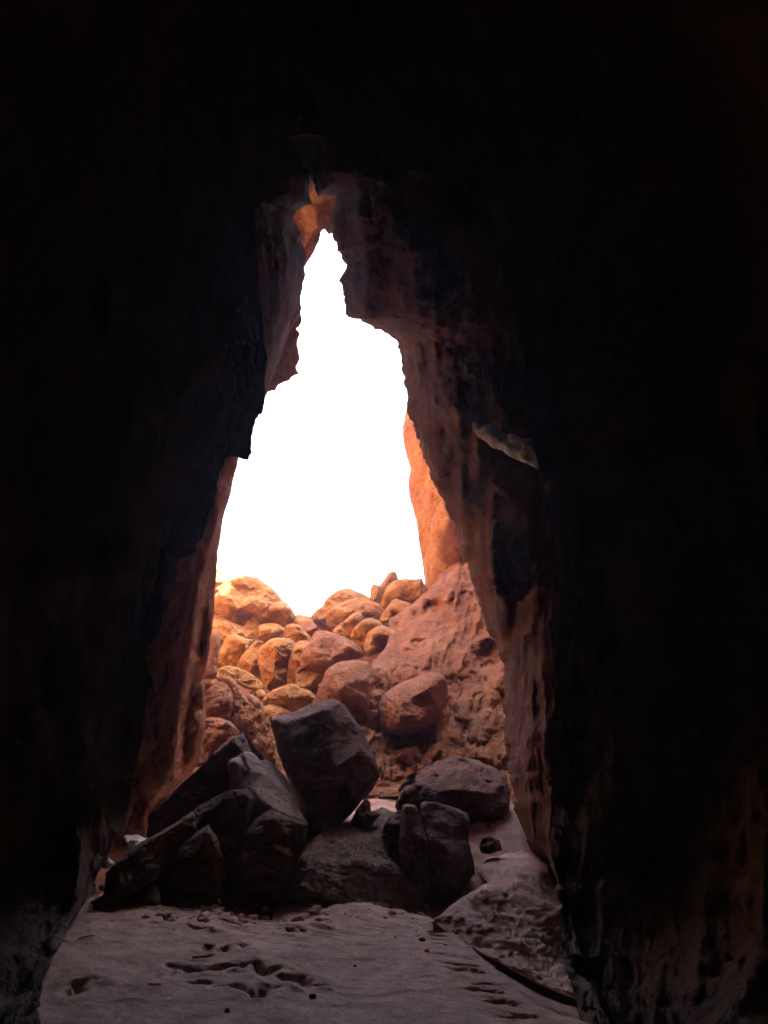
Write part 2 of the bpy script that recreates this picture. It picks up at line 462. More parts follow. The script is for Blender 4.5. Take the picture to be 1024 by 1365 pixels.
for k in range(1, NA + 1):
    t = k / NA
    xy = RS[:, :2] + (RS[:, 3:5] - RS[:, :2]) * t + (l0 - RS[:, :2]) * math.exp(-t * 9) + (l1 - RS[:, 3:5]) * math.exp(-(1 - t) * 7)
    xy = np.where(same[:, None], l0, xy)
    Y = RS[:, 2] + (RS[:, 5] - RS[:, 2]) * (t ** .8)
    w = np.minimum(1, np.hypot(*(l1 - l0).T) / 60) * math.sin(math.pi * t) ** .6
    Y = Y - w * (.42 * inner(xy)) - .08 * math.sin(math.pi * t) * np.hypot(*(l1 - l0).T) / 30
    addcol(xy, np.where(same, RS[:, 5] - .0, Y))
for k in range(1, 6):
    addcol(l1 - (l2 - l1) * (.0004 * k) * (1 - same[:, None]), RS[:, 5] + (RS[:, 6] - RS[:, 5]) * (k / 5) ** 2)
NB = 130
for k in range(1, NB + 1):
    t = (k / NB) ** 1.5
    xy = (RS[:, 3:5] + (l2 - RS[:, 3:5]) * .0015) * (1 - t) + l2 * t + (l1 - RS[:, 3:5]) * math.exp(-t * 25)
    g = max(0, (t - .30) / .70)
    ex = np.where(RS[:, 3] > 500, .95, 1.7)
    low = np.clip((RS[:, 4] - 980) / 200, 0, 1)
    Y = (RS[:, 6] - .9 * min(1, t / .3) ** 1.0 * 0.8 + .25 * math.sin(math.pi * min(1, t / .12))) * (1 - g) + 3.2 * g
    Y = Y * (1 - low) + low * (RS[:, 6] * (1 - t) ** ex + 3.2 * (1 - (1 - t) ** ex))
    w = min(1, k / 16) * (1 - t) ** .5
    Y = Y - w * .28 * big(xy) - w * .06 * (fbm(np.concatenate([xy / 34, np.full((len(xy), 1), 7.)], 1), 31, 3) > .15)
    addcol(xy, Y)
for Yb, s in ((1.0, 1.08), (-2, 1.1), (-5, .9), (-6.2, .4), (-6.4, .05)):
    v = cols[-1].copy() if Yb == 1.0 else v
    q = at(l2[:, 0], l2[:, 1], 3.2 + 0 * ang)
    v = np.stack([q[:, 0] * s, np.full(NR, Yb), 2.0 + (q[:, 2] - 2.0) * s], 1)
    cols.append(v)
NC = len(cols)
CV = np.stack(cols, 1)         # NR x NC x 3
CV = CV.reshape(-1, 3)
i = np.arange(NR)[:, None]; j = np.arange(NC - 1)[None, :]
i2 = (i + 1) % NR
CF = np.stack([(i * NC + j), (i2 * NC + j), (i2 * NC + j + 1), (i * NC + j + 1)], -1).reshape(-1, 4)
N = vnormals(CV, CF)
jj = np.tile(np.arange(NC), NR)
amp = np.where((jj > 9) & (jj < 11 + NA + NB), .05, .0)
amp = np.where((jj == 10) | ((jj > 9 + NA) & (jj < 18 + NA)), .0, amp)
CV = CV + N * (fbm(CV * np.array([3.0, 3.0, 1.8]), 77, 5, .6) * amp)[:, None]
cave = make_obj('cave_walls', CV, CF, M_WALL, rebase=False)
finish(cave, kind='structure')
cave.data.materials.append(M_LIT_RED)
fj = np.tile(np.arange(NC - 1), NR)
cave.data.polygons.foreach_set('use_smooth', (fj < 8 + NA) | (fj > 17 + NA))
cave.data.materials.append(M_BOUNCE_LIT)
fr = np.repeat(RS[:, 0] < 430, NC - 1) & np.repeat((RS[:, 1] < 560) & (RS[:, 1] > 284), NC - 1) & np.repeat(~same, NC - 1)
cave.data.polygons.foreach_set('material_index', ((fj < 10 + NA) * (1 + fr)).astype(np.int32))  # faces around the opening get the colours with light put in

# ------------------------------------------------------------------ sand floor
def seg_dist(x, y, P):
    """distance to polyline and signed side (+ = right of its direction)"""
    best = np.full(x.shape, 1e9); side = np.zeros(x.shape)
    for (a, b) in zip(P[:-1], P[1:]):
        dx, dy = b[0] - a[0], b[1] - a[1]; L = dx * dx + dy * dy
        t = np.clip(((x - a[0]) * dx + (y - a[1]) * dy) / L, 0, 1)
        qx = x - (a[0] + t * dx); qy = y - (a[1] + t * dy)
        dd = np.hypot(qx, qy); s = np.sign(dx * (y - a[1]) - dy * (x - a[0]))
        m = dd < best; best[m] = dd[m]; side[m] = s[m]
    return best, side
def onground(px, py, z=0.0):
    u = (px - 512) / FPX; v = (682.5 - py) / FPX
    k = (z - 1.6) / (SP + v * CP)
    return (u * k, (CP - v * SP) * k)
crest = [onground(x, y) for x, y in [(330, 1206), (392, 1203), (455, 1206), (517, 1217), (560, 1225), (597, 1238), (620, 1260), (650, 1283), (680, 1307), (712, 1335), (745, 1352), (790, 1368), (860, 1400)]]
cracks = [cG((415, 410), (440, 375), (475, 368), (480, 345), (540, 352), (600, 345), (640, 350), (690, 342)),
          cG((560, 395), (600, 390), (640, 405), (700, 402), (740, 425), (770, 442), (800, 415), (835, 408)),
          cG((720, 342), (770, 330), (800, 372), (830, 345)),
          cG((815, 388), (860, 372), (920, 368), (950, 395), (990, 392)),
          cG((145, 440), (160, 412), (210, 402)),
          cG((535, 235), (580, 245), (640, 240)), cG((610, 165), (650, 205), (730, 222)),
          cG((700, 280), (725, 290)), cG((600, 300), (610, 290)), cG((655, 305), (668, 295)), cG((560, 322), (600, 318)),
          cG((95, 305), (150, 300), (200, 290)), cG((380, 236), (430, 238))]
cracks = [[onground(p[0], p[1]) for p in c] for c in cracks]
cw = [.05, .045, .045, .055, .05, .02, .03, .04, .03, .03, .02, .02, .02]
def lin(x, xs, ys): return np.interp(x, xs, ys)
def zground(x, y):
    P = np.stack([x, y, 0 * x], -1)
    z = lin(y, [-8, 9.6, 10.2, 11.5, 13, 15, 18, 22, 27, 30, 33, 60, 150], [0, 0, .05, .55, .66, .7, 1.25, 2.2, 3.5, 4.5, 3.8, -1, -4])
    d, s = seg_dist(x, y, crest)
    d = d + .10 * fbm(P * 2.2, 53, 3)
    drop = np.where(s > 0, np.clip((d + .12) / .75, 0, 1), 0)
    drop = drop * drop * (3 - 2 * drop)
    near = y < 11
    z = np.where(near, z - drop * .26 * np.clip((10.8 - y) / 1.0, 0, 1), z)
    z = z + .10 * fbm(P * .75, 41, 3) * np.clip((y - 5.2) / 1.5, .3, 1) + .006 * fbm(P * np.array([2, 5, 1]), 42, 3) + .10 * np.clip((y - 9) / 4, 0, 1) * fbm(P * 1.3, 43, 4)
    z = z + .10 * np.clip(-x - 1.0, 0, 2) * np.clip((y - 6) / 3, 0, 1) - .5 * np.clip((-x - 1.3) / .5, 0, 1) * np.clip((y - 9.6) / 1.2, 0, 1) * np.clip((14 - y) / 2, 0, 1)
    fine = (y > 5) & (y < 10.5) & (np.abs(x) < 3.5)
    # broken crust: sharp little scarps, dark below the lip
    wob = .06 * fbm(P * 9, 44, 4, .75)
    for c, w in zip(cracks, cw):
        d, s = seg_dist(x, y + wob, c)
        d = d + .045 * fbm(P * 11, 45, 4, .7)
        pit = np.clip((w * .85 - d) / .022, 0, 1)
        pit = pit * np.clip(.75 + 2.6 * fbm(P * 5.5 + 7, 56, 3), .12, 1)
        z = z - fine * pit * .07
        rim = np.exp(-((d - w * 1.9) / .04) ** 2)
        z = z + fine * rim * .012
    # crumbling edge of the dune: short steps running across
    d, s = seg_dist(x, y, crest)
    band = np.exp(-((d - .20) / .09) ** 2) * (s < 0) * (x > .35) * (y < 8.6)
    st = fbm(np.stack([x * 3.5, y * 15 + x * 3, 0 * x], -1), 46, 4, .6)
    z = z - fine * band * np.clip((st - .08) * 3, 0, 1) * .055 * np.clip(1.2 + 2.5 * fbm(P * 2.5, 55, 2), 0, 1.5)
    z = z + fine * (.02 * np.clip(fbm(P * 7, 47, 3) - .2, 0, 1) + .004 * fbm(P * 22, 49, 3))
    fl = fbm(P * np.array([1.6, 4.0, 1]) + 3, 52, 4, .55)          # thin flaking crust edges
    z = z + fine * .007 * np.clip((fl - .12) * 14, 0, 1)
    # ripple lines near the back left
    rb = np.exp(-(((x + .55) / .7) ** 2 + ((y - 8.6) / .8) ** 2))
    z = z + fine * rb * .03 * fbm(np.stack([x * 4, (y + x * .5) * 16, 0 * x], -1), 48, 3)
    return z
def axis(lo, hi, f0, f1, fine, grow=1.18):
    a = list(np.arange(f0, f1, fine)); s = fine
    while a[-1] < hi: s *= grow; a.append(a[-1] + s)
    s = fine; b = [a[0]]
    while b[-1] > lo: s *= grow; b.append(b[-1] - s)
    return np.array(b[:0:-1] + a)
def sheet(name, xs, ys, zf, mat):
    X, Y = np.meshgrid(xs, ys, indexing='ij')
    Z = zf(X, Y)
    V = np.stack([X, Y, Z], -1).reshape(-1, 3)
    n = len(ys)
    i = np.arange(len(xs) - 1)[:, None]; j = np.arange(n - 1)[None]
    F = np.stack([i * n + j, (i + 1) * n + j, (i + 1) * n + j + 1, i * n + j + 1], -1).reshape(-1, 4)
    return finish(make_obj(name, V, F, mat, rebase=False), kind='structure')
sheet('sand_floor', axis(-9, 9, -2.7, 2.3, .016), axis(-8, 12.6, 5.6, 10.2, .018, 1.1), zground, M_SAND)
sheet('hillside', axis(-45, 45, -7, 5, .09, 1.25), axis(12.3, 75, 12.4, 31, .12, 1.3),
      lambda x, y: zground(x, y) + .25 * fbm(np.stack([x, y, 0 * x], -1) * .8, 51, 5) * np.clip((y - 12.6) / 2, 0, 1) - .015, M_MUD)

# ------------------------------------------------------------------ unseen side cliffs, added to bounce and block the sun
def cliff(name, pts, z0, z1, mat, label, amp=.7, step=.35, thick=4.0, lean=0.0):
    """rock wall: a plan polyline raised from z0 to z1, given thickness on its outer side"""
    P = np.array(pts, float)
    L = [P[0]]
    for a, b in zip(P[:-1], P[1:]):
        n = max(1, int(np.linalg.norm(b - a) / step))
        for k in range(1, n + 1): L.append(a + (b - a) * k / n)
    L = np.array(L); t = np.gradient(L, axis=0); t /= np.linalg.norm(t, axis=1, keepdims=True)
    nrm = np.stack([t[:, 1], -t[:, 0]], 1)
    zs = np.arange(z0, z1 + .01, step); prof = []
    for z in zs: prof.append((z, 0, 1))
    for k in range(1, 8): prof.append((z1 + .6 * math.sin(k / 7 * math.pi), thick * k / 7, 1))
    for z in zs[::-3]: prof.append((z, thick, 1))
    rows = []
    for (z, off, _) in prof:
        q = np.stack([L[:, 0], L[:, 1], np.full(len(L), z)], 1)
        d = amp * fbm(q * np.array([.35, .35, .16]), 61, 5, .55, True) + .12 * fbm(q * np.array([1.5, 1.5, .5]), 62, 4)
        top = amp * 1.2 * fbm(np.stack([L[:, 0] * .4, L[:, 1] * .4, 0 * L[:, 0]], 1), 63, 3)
        hz = np.clip((z - z0) / (z1 - z0), 0, 1)
        o = off + d + lean * hz
        rows.append(np.stack([L[:, 0] + nrm[:, 0] * o, L[:, 1] + nrm[:, 1] * o, z + top * hz], 1))
    rows = np.array(rows); nr, nl = rows.shape[:2]
    i = np.arange(nr)[:, None]; j = np.arange(nl - 1)[None]; i2 = (i + 1) % nr
    F = np.stack([i * nl + j, i2 * nl + j, i2 * nl + j + 1, i * nl + j + 1], -1).reshape(-1, 4)
    F = list(map(tuple, F)) + [tuple(np.arange(nr) * nl), tuple(np.arange(nr)[::-1] * nl + nl - 1)]
    o = make_obj(name, rows.reshape(-1, 3), F, mat)
    return finish(o, label, 'unseen cliff')
cliff('left_bounce_cliff', [(-5.2, 14.5), (-7.0, 18), (-8.2, 23), (-8.6, 28), (-9.5, 36), (-12, 46)][::-1], -1.5, 17, M_OR,
      'unseen tall orange cliff added left of the gully, bouncing sunlight onto the boulders')  # out of view; put in to throw warm light on the pile
cliff('right_shade_cliff', [(3.6, 15.2), (4.6, 19), (5.6, 23), (6.4, 28), (6.6, 33), (8, 40)], -1.5, 23, M_OR,
      'unseen tall orange cliff added right of the mud slope, shading the boulders')  # out of view; made tall to keep the pile in shade

def thing(name, label, cat, outline, D, mat=M_OR, group=None, **kw):
    return finish(relief(name, outline, D, mat, **kw), label, cat, group)
GB = 'boulders of the rockfall outside the cave'
def boulder(label, outline, D, mat=M_OR, group=GB, **kw):
    kw.setdefault('sp', 1.8); kw.setdefault('R', .05); kw.setdefault('lean', .22); kw.setdefault('amp', .065)
    mx_ = sum(p[0] for p in outline) / len(outline); my_ = sum(p[1] for p in outline) / len(outline)
    outline = [(mx_ + (p[0] - mx_) * 1.06, my_ + (p[1] - my_) * (1.0 if p[1] < my_ else 1.10)) + tuple(p[2:]) for p in outline]
    kw.setdefault('nf', 2.0); kw.setdefault('jit', .9); kw.setdefault('round_', 1); kw.setdefault('T', .7); kw.setdefault('facets', 10); kw.setdefault('fs', .8); kw.setdefault('smooth', 1); kw.setdefault('frac', kw.get('T', .7) * .32)
    return thing('boulder', label, 'boulder', outline, D, mat, group, **kw)

# ------------------------------------------------------------------ walls of the cave mouth
thing('rock_wall', 'reddish rock wall with pale upright ribs at the left side of the cave mouth', 'rock wall',
      cZ((440, 60, -.5), (405, 68, -.5), (383, 165, -.3), (360, 250, -.2), (345, 350, -.1), (330, 500, -.1), (326, 560, -.1), (320, 640, 0), (300, 740, 0), (303, 850, 0), (298, 960, 0), (250, 1045, .1),
         (213, 1078, .2), (160, 1110, .3), (135, 1150, .4), (125, 1200, .6), (90, 1420, .9), (0, 1420, .9), (0, 900, 1.2), (20, 600, 1.2), (100, 300, .8), (250, 100, .2), (400, 20, -.4)),
      12.6, M_LW, ridge=[[(324.0, 622.0, -.2), (300, 660, .3), (278, 735, .55), (266, 770, .65), (262, 800, .7), (247, 868, .85), (243, 920, .95), (234, 975, 1.0), (231, 1040, .9)],
                         [(276, 790, .0), (264, 860, .0), (250, 935, .1), (243, 985, .2), (241, 1030, .45)],
                         [(250, 770, .35), (232, 830, .4), (222, 900, .55), (212, 1000, .75), (203, 1070, .7)],
                         [(268, 960, .25), (258, 1000, .3)]],
      R=.12, sp=3.0, amp=.035, nf=2.4, stretch=(1.5, 1.5, .6), smooth=2, rr=7, back=1.2, jit=1.0, seed=3, round_=0, fn=lambda a, b: .22 * stepped(fbm(np.stack([a / 22, b / 60, 0 * a], -1), 81, 4), 4) + .12 * stepped(fbm(np.stack([(a + b * .5) / 9, b / 18, 0 * a], -1), 82, 3), 4))
thing('rock_slab', 'narrow dark red block between the left mouth wall and the lowest shell boulders', 'rock slab',
      cZ((300, 585), (322, 583), (338, 595), (350, 610), (350, 640), (343, 680), (340, 742), (300, 745), (280, 700)), 19.3, M_PK, T=.4, R=.06, sp=2, lean=.1, seed=5)
thing('rock_overhang', 'sunlit orange rock closing the top of the cave opening, far behind the dark roof', 'rock overhang',
      [(370, 165), (450, 165), (470, 250), (452, 280), (447, 300), (440, 312), (432, 303), (427, 309), (425, 322), (420, 332), (414, 346), (404, 362), (392, 372), (375, 340), (368, 250)],
      17.0, M_LIT_OR, ridge=[[(398, 185, 4.0), (410, 205, 4.0), (417, 240, 3.6), (424, 268, .9), (424, 300, .5)], [(400, 290, .1), (408, 330, 0)], [(438, 285, .1)]],
      R=.1, sp=1.8, amp=.15, nf=3.5, back=2.0, seed=7, jit=1.6, smooth=0)
thing('rock_curtain', 'ragged orange rock edge hanging at the upper left side of the opening, lit from outside', 'rock curtain',
      [(x, y, (400 - x) * .022 + (470 - y) * .006) for x, y in [(330, 560), (340, 545), (351, 531), (358, 524), (366, 520), (372, 512), (381, 509), (388, 502), (397, 497), (393, 488), (400, 478), (399, 466), (396, 456), (399, 445), (395, 438), (404, 428), (401, 418), (400, 400), (385, 380), (330, 400)]],
      14.2, M_LIT_OR, ridge=[[(360, 510, .85), (372, 490, .45), (384, 470, .55), (380, 445, .5), (395, 425, .5)], [(378, 500, .5), (390, 488, .1)], [(345, 450, 1.4)]],
      R=.06, sp=1.8, amp=.09, nf=4, back=.8, seed=9, jit=1.6, round_=0, smooth=0, rr=4)
thing('rock_pillar', 'tall orange rock pillar standing against the sky on the right', 'rock pillar',
      cR((98, 560), (98, 530), (85, 450), (78, 380), (60, 330), (50, 260), (58, 228), (55, 212), (38, 170), (34, 110), (45, 60), (60, 0)) +
      [(575, 420), (640, 330), (760, 300), (900, 350), (900, 900), (620, 860)], 29.5, M_OR,
      ridge=[[(560, 560, .7), (566, 620, .9), (562, 642, .5), (575, 670, 1.0), (583, 735, .9), (580, 790, .6)], [(590, 600, 1.6), (612, 720, 1.7)], [(700, 500, 3), (720, 700, 3)]],
      R=.35, sp=3.2, amp=.14, nf=1.2, back=4.0, seed=11, jit=.8, stretch=(1, 1, .7))
thing('rock_block', 'smooth orange rock leaning at the foot of the tall pillar, above the mud slope', 'rock block',
      cR((150, 300), (175, 330), (200, 420), (215, 470), (200, 500), (150, 490), (125, 470), (112, 430), (120, 380), (135, 330)), 28.0, M_OR, T=.8, R=.15, sp=2.5, seed=12, group=None)

# red mud slope on the right (gullied bank)
def gully(px, py):
    q = np.stack([(px + (py - 750) * .25) / 17, (py) / 75, 0 * px], -1)
    q2 = np.stack([px / 30, py / 24, 0 * px + 4], -1)
    q4 = np.stack([(px + py * .3) / 48, py / 55, 0 * px + 14], -1)
    q3 = np.stack([px / 7, py / 12, 0 * px + 9], -1)
    w = np.clip((py - 740) / 120, .4, 1)
    return (1.5 - w) * 1.0 * fbm(q4, 75, 3, .5, True) + (1.9 - 1.1 * w) * (.34 * fbm(q, 71, 4, .6, True) + .30 * fbm(q2, 72, 4, .6) + .16 * fbm(q3, 73, 3) + .22 * stepped(fbm(np.stack([(px - py * .35) / 26, (py + px * .5) / 34, 0 * px + 2], -1), 76, 4), 5))
mud = relief('mud_slope', [(470, 1060, 2.6), (462, 980, 1.2), (470, 930, -.4), (490, 890, -2.2), (515, 862, -4), (520, 845, -5.6), (515, 826, -6.6), (540, 812, -7.6), (562, 795, -8.2), (585, 768, -9.6), (606, 750, -10.6), (612, 744, -10.8), (618, 752, -10.2),
      (640, 740, -9), (700, 700, -8), (760, 800, -4), (760, 1000, 1.5), (740, 1120, 3.4), (600, 1120, 3.4)], 17.5, M_MUD,
      ridge=[[(560, 880, -1.9), (600, 840, -3.6), (628, 790, -6.0)], [(640, 900, -1.2), (650, 960, .6)], [(520, 960, .6), (560, 1000, 1.6), (640, 1010, 1.8)], [(560, 930, -.2), (610, 900, -1.4)], [(560, 1050, 2.6), (660, 1050, 2.6)]],
      R=.1, sp=2.3, amp=.10, nf=1.6, stretch=(1, 1, .8), oct=5, smooth=4, back=3, jit=1.2, fn=gully, seed=21, rr=5)
finish(mud, kind='structure')

# ------------------------------------------------------------------ boulders outside (far to near)
boulder('large dome boulder standing on the left skyline, biggest of the pile',
        cA((30, 400), (70, 330), (110, 285), (150, 240), (190, 215), (230, 185), (310, 175), (380, 188), (430, 210), (470, 240), (510, 275), (560, 320), (600, 375), (625, 410), (640, 500), (560, 600), (350, 660), (150, 640), (20, 560)),
        26.6, T=1.6, R=.3, facets=6, amp=.11, nf=1.3, seed=31, fs=.4)
boulder('rounded rock knob at the left end of the skyline, beside the mouth wall',
        cA((-30, 130), (60, 108), (95, 115), (125, 155), (128, 178), (155, 180), (180, 218), (160, 300), (100, 370), (40, 440), (-30, 400)), 28.2, T=.7, seed=32)
boulder('overhanging split lobe on the right flank of the big dome boulder',
        cA((350, 530), (400, 470), (430, 430), (520, 385), (600, 400), (650, 405), (700, 465), (722, 540), (700, 590), (640, 615), (560, 592), (440, 585), (385, 550)),
        25.9, ridge=[[(342, 822, .2), (362, 812, .5), (385, 812, .5)], [(358, 806, .15), (372, 804, .2)]], R=.15, seed=33)
boulder('broken ledge with a bright sunlit top below the big dome boulder',
        cA((0, 515), (90, 512), (170, 565), (215, 585), (290, 618), (325, 560), (365, 532), (420, 590), (433, 650), (400, 730), (300, 740), (200, 790), (60, 800), (0, 700)),
        25.3, T=.7, amp=.12, nf=2.4, seed=34, lean=.5)
boulder('flat distant rock in the dip of the skyline',
        cA((700, 520), (760, 507), (830, 515), (910, 540), (960, 600), (960, 680), (840, 660), (730, 620)), 28.0, T=.5, seed=35)
boulder('worn dome boulder with a long left shoulder on the middle skyline',
        cB((80, 412), (125, 372), (165, 340), (180, 300), (250, 242), (330, 225), (400, 258), (440, 275), (485, 315), (560, 400), (400, 520), (200, 560), (90, 520)), 28.0, T=1.1, R=.2, seed=36, facets=6)
boulder('broad cracked boulder lying in front of the middle skyline dome',
        cB((183, 400), (230, 358), (300, 320), (400, 288), (450, 295), (540, 340), (575, 372), (560, 440), (440, 450), (380, 420), (330, 430), (250, 500), (195, 480)), 26.6, T=.8, seed=37, fs=.8)
boulder('small pointed rock with a sunlit face in the skyline notch',
        cB((474, 310), (488, 218), (503, 198), (540, 208), (562, 235), (560, 330), (510, 340)), 27.8, T=.4, R=.05, seed=38, facets=3, fs=1)
boulder('upright rounded rock peeping above the boxy skyline boulder',
        cB((530, 230), (570, 180), (600, 125), (625, 110), (652, 116), (664, 145), (690, 220), (640, 320), (560, 330)), 28.4, T=.5, seed=39)
boulder('boxy flat topped boulder highest on the right skyline',
        cB((555, 360), (575, 280), (608, 205), (655, 160), (740, 155), (800, 160), (827, 148), (840, 190), (888, 285), (850, 305), (780, 335), (700, 325), (640, 320), (590, 370)), 26.8,
        ridge=[[(518, 790, .3), (527, 776, .55), (545, 772, .6), (561, 774, .6)], [(530, 800, .5), (552, 804, .35)], [(562, 792, .6), (568, 798, .4)]], R=.12, seed=40, smooth=2)
boulder('wedge shaped boulder directly below the boxy skyline boulder',
        cB((530, 455), (580, 380), (640, 298), (700, 312), (772, 338), (775, 395), (700, 445), (610, 492), (560, 470)), 25.8, ridge=[[(522, 812, .35), (535, 815, .55), (548, 818, .3)]], R=.12, seed=41, smooth=2)
boulder('pale tilted boulder with a smooth slanting face left of the dark gap',
        cB((215, 525), (290, 460), (368, 395), (400, 388), (432, 430), (425, 470), (375, 530), (348, 570), (280, 560)), 24.9, ridge=[[(472, 822, .5), (480, 826, .45), (474, 836, .3)]], R=.12, seed=42, smooth=2)
boulder('narrow slanting boulder over the dark gap, left of the two-faced one',
        cB((342, 572), (370, 500), (440, 440), (500, 433), (556, 462), (540, 520), (480, 570), (445, 630), (400, 620)), 24.3, T=.6, seed=43, facets=4, fs=.9)
boulder('two-faced angular boulder at the top of the bare mud slope',
        cB((445, 640), (455, 560), (480, 510), (545, 473), (600, 492), (680, 540), (712, 580), (660, 618), (560, 655), (480, 682), (455, 672)), 23.2,
        ridge=[[(494, 866, .5), (497, 846, .6), (507, 836, .45)], [(520, 848, .5), (535, 852, .3)]], R=.12, seed=44, smooth=2)
boulder('small squarish block under the lobe of the big dome boulder',
        cA((408, 630), (440, 590), (530, 578), (590, 588), (632, 635), (638, 700), (570, 720), (510, 730), (455, 745), (412, 700)), 24.9, T=.45, seed=45, fs=.8)
boulder('pale pinkish rock behind the small rounded orange boulder',
        cA((740, 590), (800, 568), (870, 568), (915, 610), (915, 665), (880, 715), (800, 700)), 24.6, M_PK, T=.4, seed=46)
boulder('smoothly rounded orange boulder in the centre of the pile',
        cA((645, 650), (655, 605), (690, 588), (740, 588), (800, 640), (875, 715), (880, 760), (760, 760), (700, 750), (650, 705)), 23.8, T=.5, seed=47, facets=5)
boulder('orange block with a slanting side below the sunlit ledge',
        cA((40, 960), (75, 820), (145, 705), (200, 662), (310, 712), (385, 715), (335, 795), (290, 890), (262, 925), (150, 990)), 24.0,
        ridge=[[(312, 848, .8), (322, 856, .9), (326, 870, .8), (320, 884, .7)], [(300, 870, .4)]], R=.14, seed=48, smooth=3)
boulder('tall orange slab standing left of the largest orange boulder',
        cC((225, 580), (250, 530), (280, 490), (315, 450), (360, 450), (360, 560), (360, 690), (300, 660), (235, 620)), 22.8, T=.5, seed=49)
boulder('largest bright orange boulder in the middle of the left group',
        cC((333, 560), (335, 510), (347, 478), (395, 440), (450, 430), (505, 440), (530, 480), (530, 600), (500, 690), (420, 720), (375, 730), (355, 660)), 22.0, T=1.0, R=.2, seed=50, facets=7)
boulder('upright orange boulder squeezed between the largest orange one and the dusty grey-pink one',
        cC((483, 670), (490, 600), (505, 520), (522, 470), (550, 450), (600, 455), (610, 500), (580, 580), (560, 640), (520, 690)), 21.5, T=.6, seed=51)
boulder('angular dusty pink boulder with a slanting top, in the centre of the pile',
        cC((560, 560), (568, 510), (595, 465), (618, 435), (640, 400), (680, 391), (720, 403), (790, 430), (850, 468), (880, 512), (875, 535), (800, 548), (740, 565), (695, 612), (620, 605), (565, 590)), 20.3, M_PK,
        ridge=[[(408, 873, .3), (415, 860, .4), (424, 848, .25)], [(425, 880, .75), (440, 884, .8), (455, 872, .75), (465, 862, .5)], [(432, 852, .25), (450, 860, .4)], [(410, 884, .3), (430, 892, .45)]], R=.14, seed=52, smooth=3)
boulder('small round boulder tucked under the dusty pink one',
        cC((527, 650), (530, 605), (560, 578), (620, 598), (690, 610), (670, 660), (620, 695), (565, 710), (530, 692)), 20.0, T=.5, seed=53, facets=5)
boulder('low broad boulder with an undercut base behind the big dark block',
        cC((348, 772), (390, 722), (450, 690), (520, 670), (560, 700), (600, 715), (640, 760), (610, 810), (510, 828), (450, 790), (400, 792)), 18.8, T=.7, seed=54, facets=5)
boulder('small orange rock lying in the gap below the low broad boulder',
        cC((350, 800), (400, 780), (470, 800), (520, 830), (500, 900), (380, 900)), 18.3, T=.35, seed=55)
boulder('big smooth brown dome boulder directly behind the big dark block',
        cC((590, 830), (640, 750), (665, 690), (700, 600), (760, 558), (830, 550), (900, 562), (955, 610), (978, 650), (975, 720), (960, 800), (950, 900), (900, 960), (700, 980), (600, 900)), 17.5, M_PK,
        ridge=[[(430, 950, .5), (437, 915, .7), (445, 894, .6), (470, 888, .6)], [(450, 920, 1.1), (475, 905, 1.1), (495, 910, .9)], [(460, 960, 1.2), (490, 960, .9)]], R=.25, seed=56, smooth=3, amp=.08)
boulder('brown rock shoulder dipping into the mud right of the big dome behind the dark block',
        cC((890, 740), (940, 690), (985, 650), (1000, 720), (990, 850), (960, 960), (880, 980), (860, 860)), 16.9, M_PK, T=.6, seed=57, lean=.3)
boulder('layered shell shaped orange rock low on the left',
        cC((110, 610), (170, 578), (230, 588), (290, 625), (340, 655), (358, 700), (330, 720), (250, 690), (200, 660), (110, 650)), 19.8, T=.5, seed=58, facets=4, fs=.9)
boulder('small rounded stone at the tip of the shell shaped rock',
        cC((320, 712), (350, 705), (372, 725), (360, 745), (330, 745)), 19.2, T=.2, R=.04, seed=59)
boulder('rough pinkish crumbling rock beside the left mouth wall',
        cC((20, 680), (60, 652), (100, 655), (150, 668), (188, 710), (196, 790), (180, 860), (120, 900), (60, 940), (20, 900)), 16.6, M_PK, T=.7, amp=.09, nf=3, seed=60)
boulder('small flat topped rock on the crumbling rubble at the left',
        cC((240, 720), (290, 725), (335, 760), (366, 815), (330, 830), (290, 800), (250, 760)), 17.3, M_PK, T=.35, seed=61)
boulder('long mass of crumbling pink rubble rock left of the dark block',
        cC((120, 640), (175, 640), (235, 700), (300, 790), (365, 830), (400, 900), (440, 1060), (400, 1110), (280, 1080), (160, 1000), (100, 900), (130, 760)), 16.9, M_PK, T=.8, amp=.16, nf=2.6, seed=62, jit=1, lean=.7)
boulder('brown rock with a shaded hollow above the leaning slabs at the left',
        cC((20, 860), (90, 850), (170, 860), (230, 920), (210, 1000), (120, 1040), (20, 1060)), 15.6, M_PK, T=.6, seed=63)
boulder('broad smooth boulder embedded in the lower mud slope',
        cS((225, 700), (245, 635), (310, 590), (400, 555), (475, 530), (520, 560), (530, 620), (515, 700), (450, 770), (370, 815), (290, 815), (235, 775)), 16.6, M_PK,
        ridge=[[(520, 950, .7), (540, 935, .9), (570, 915, .9), (585, 905, .5)], [(530, 965, .9), (560, 962, 1.0), (582, 940, .8)]], R=.25, seed=64, smooth=3, amp=.07)
boulder('flat faced rock half buried in the upper mud slope',
        cS((295, 480), (330, 400), (400, 365), (440, 370), (430, 410), (380, 460), (320, 510)), 21.0, M_PK, T=.5, seed=65)

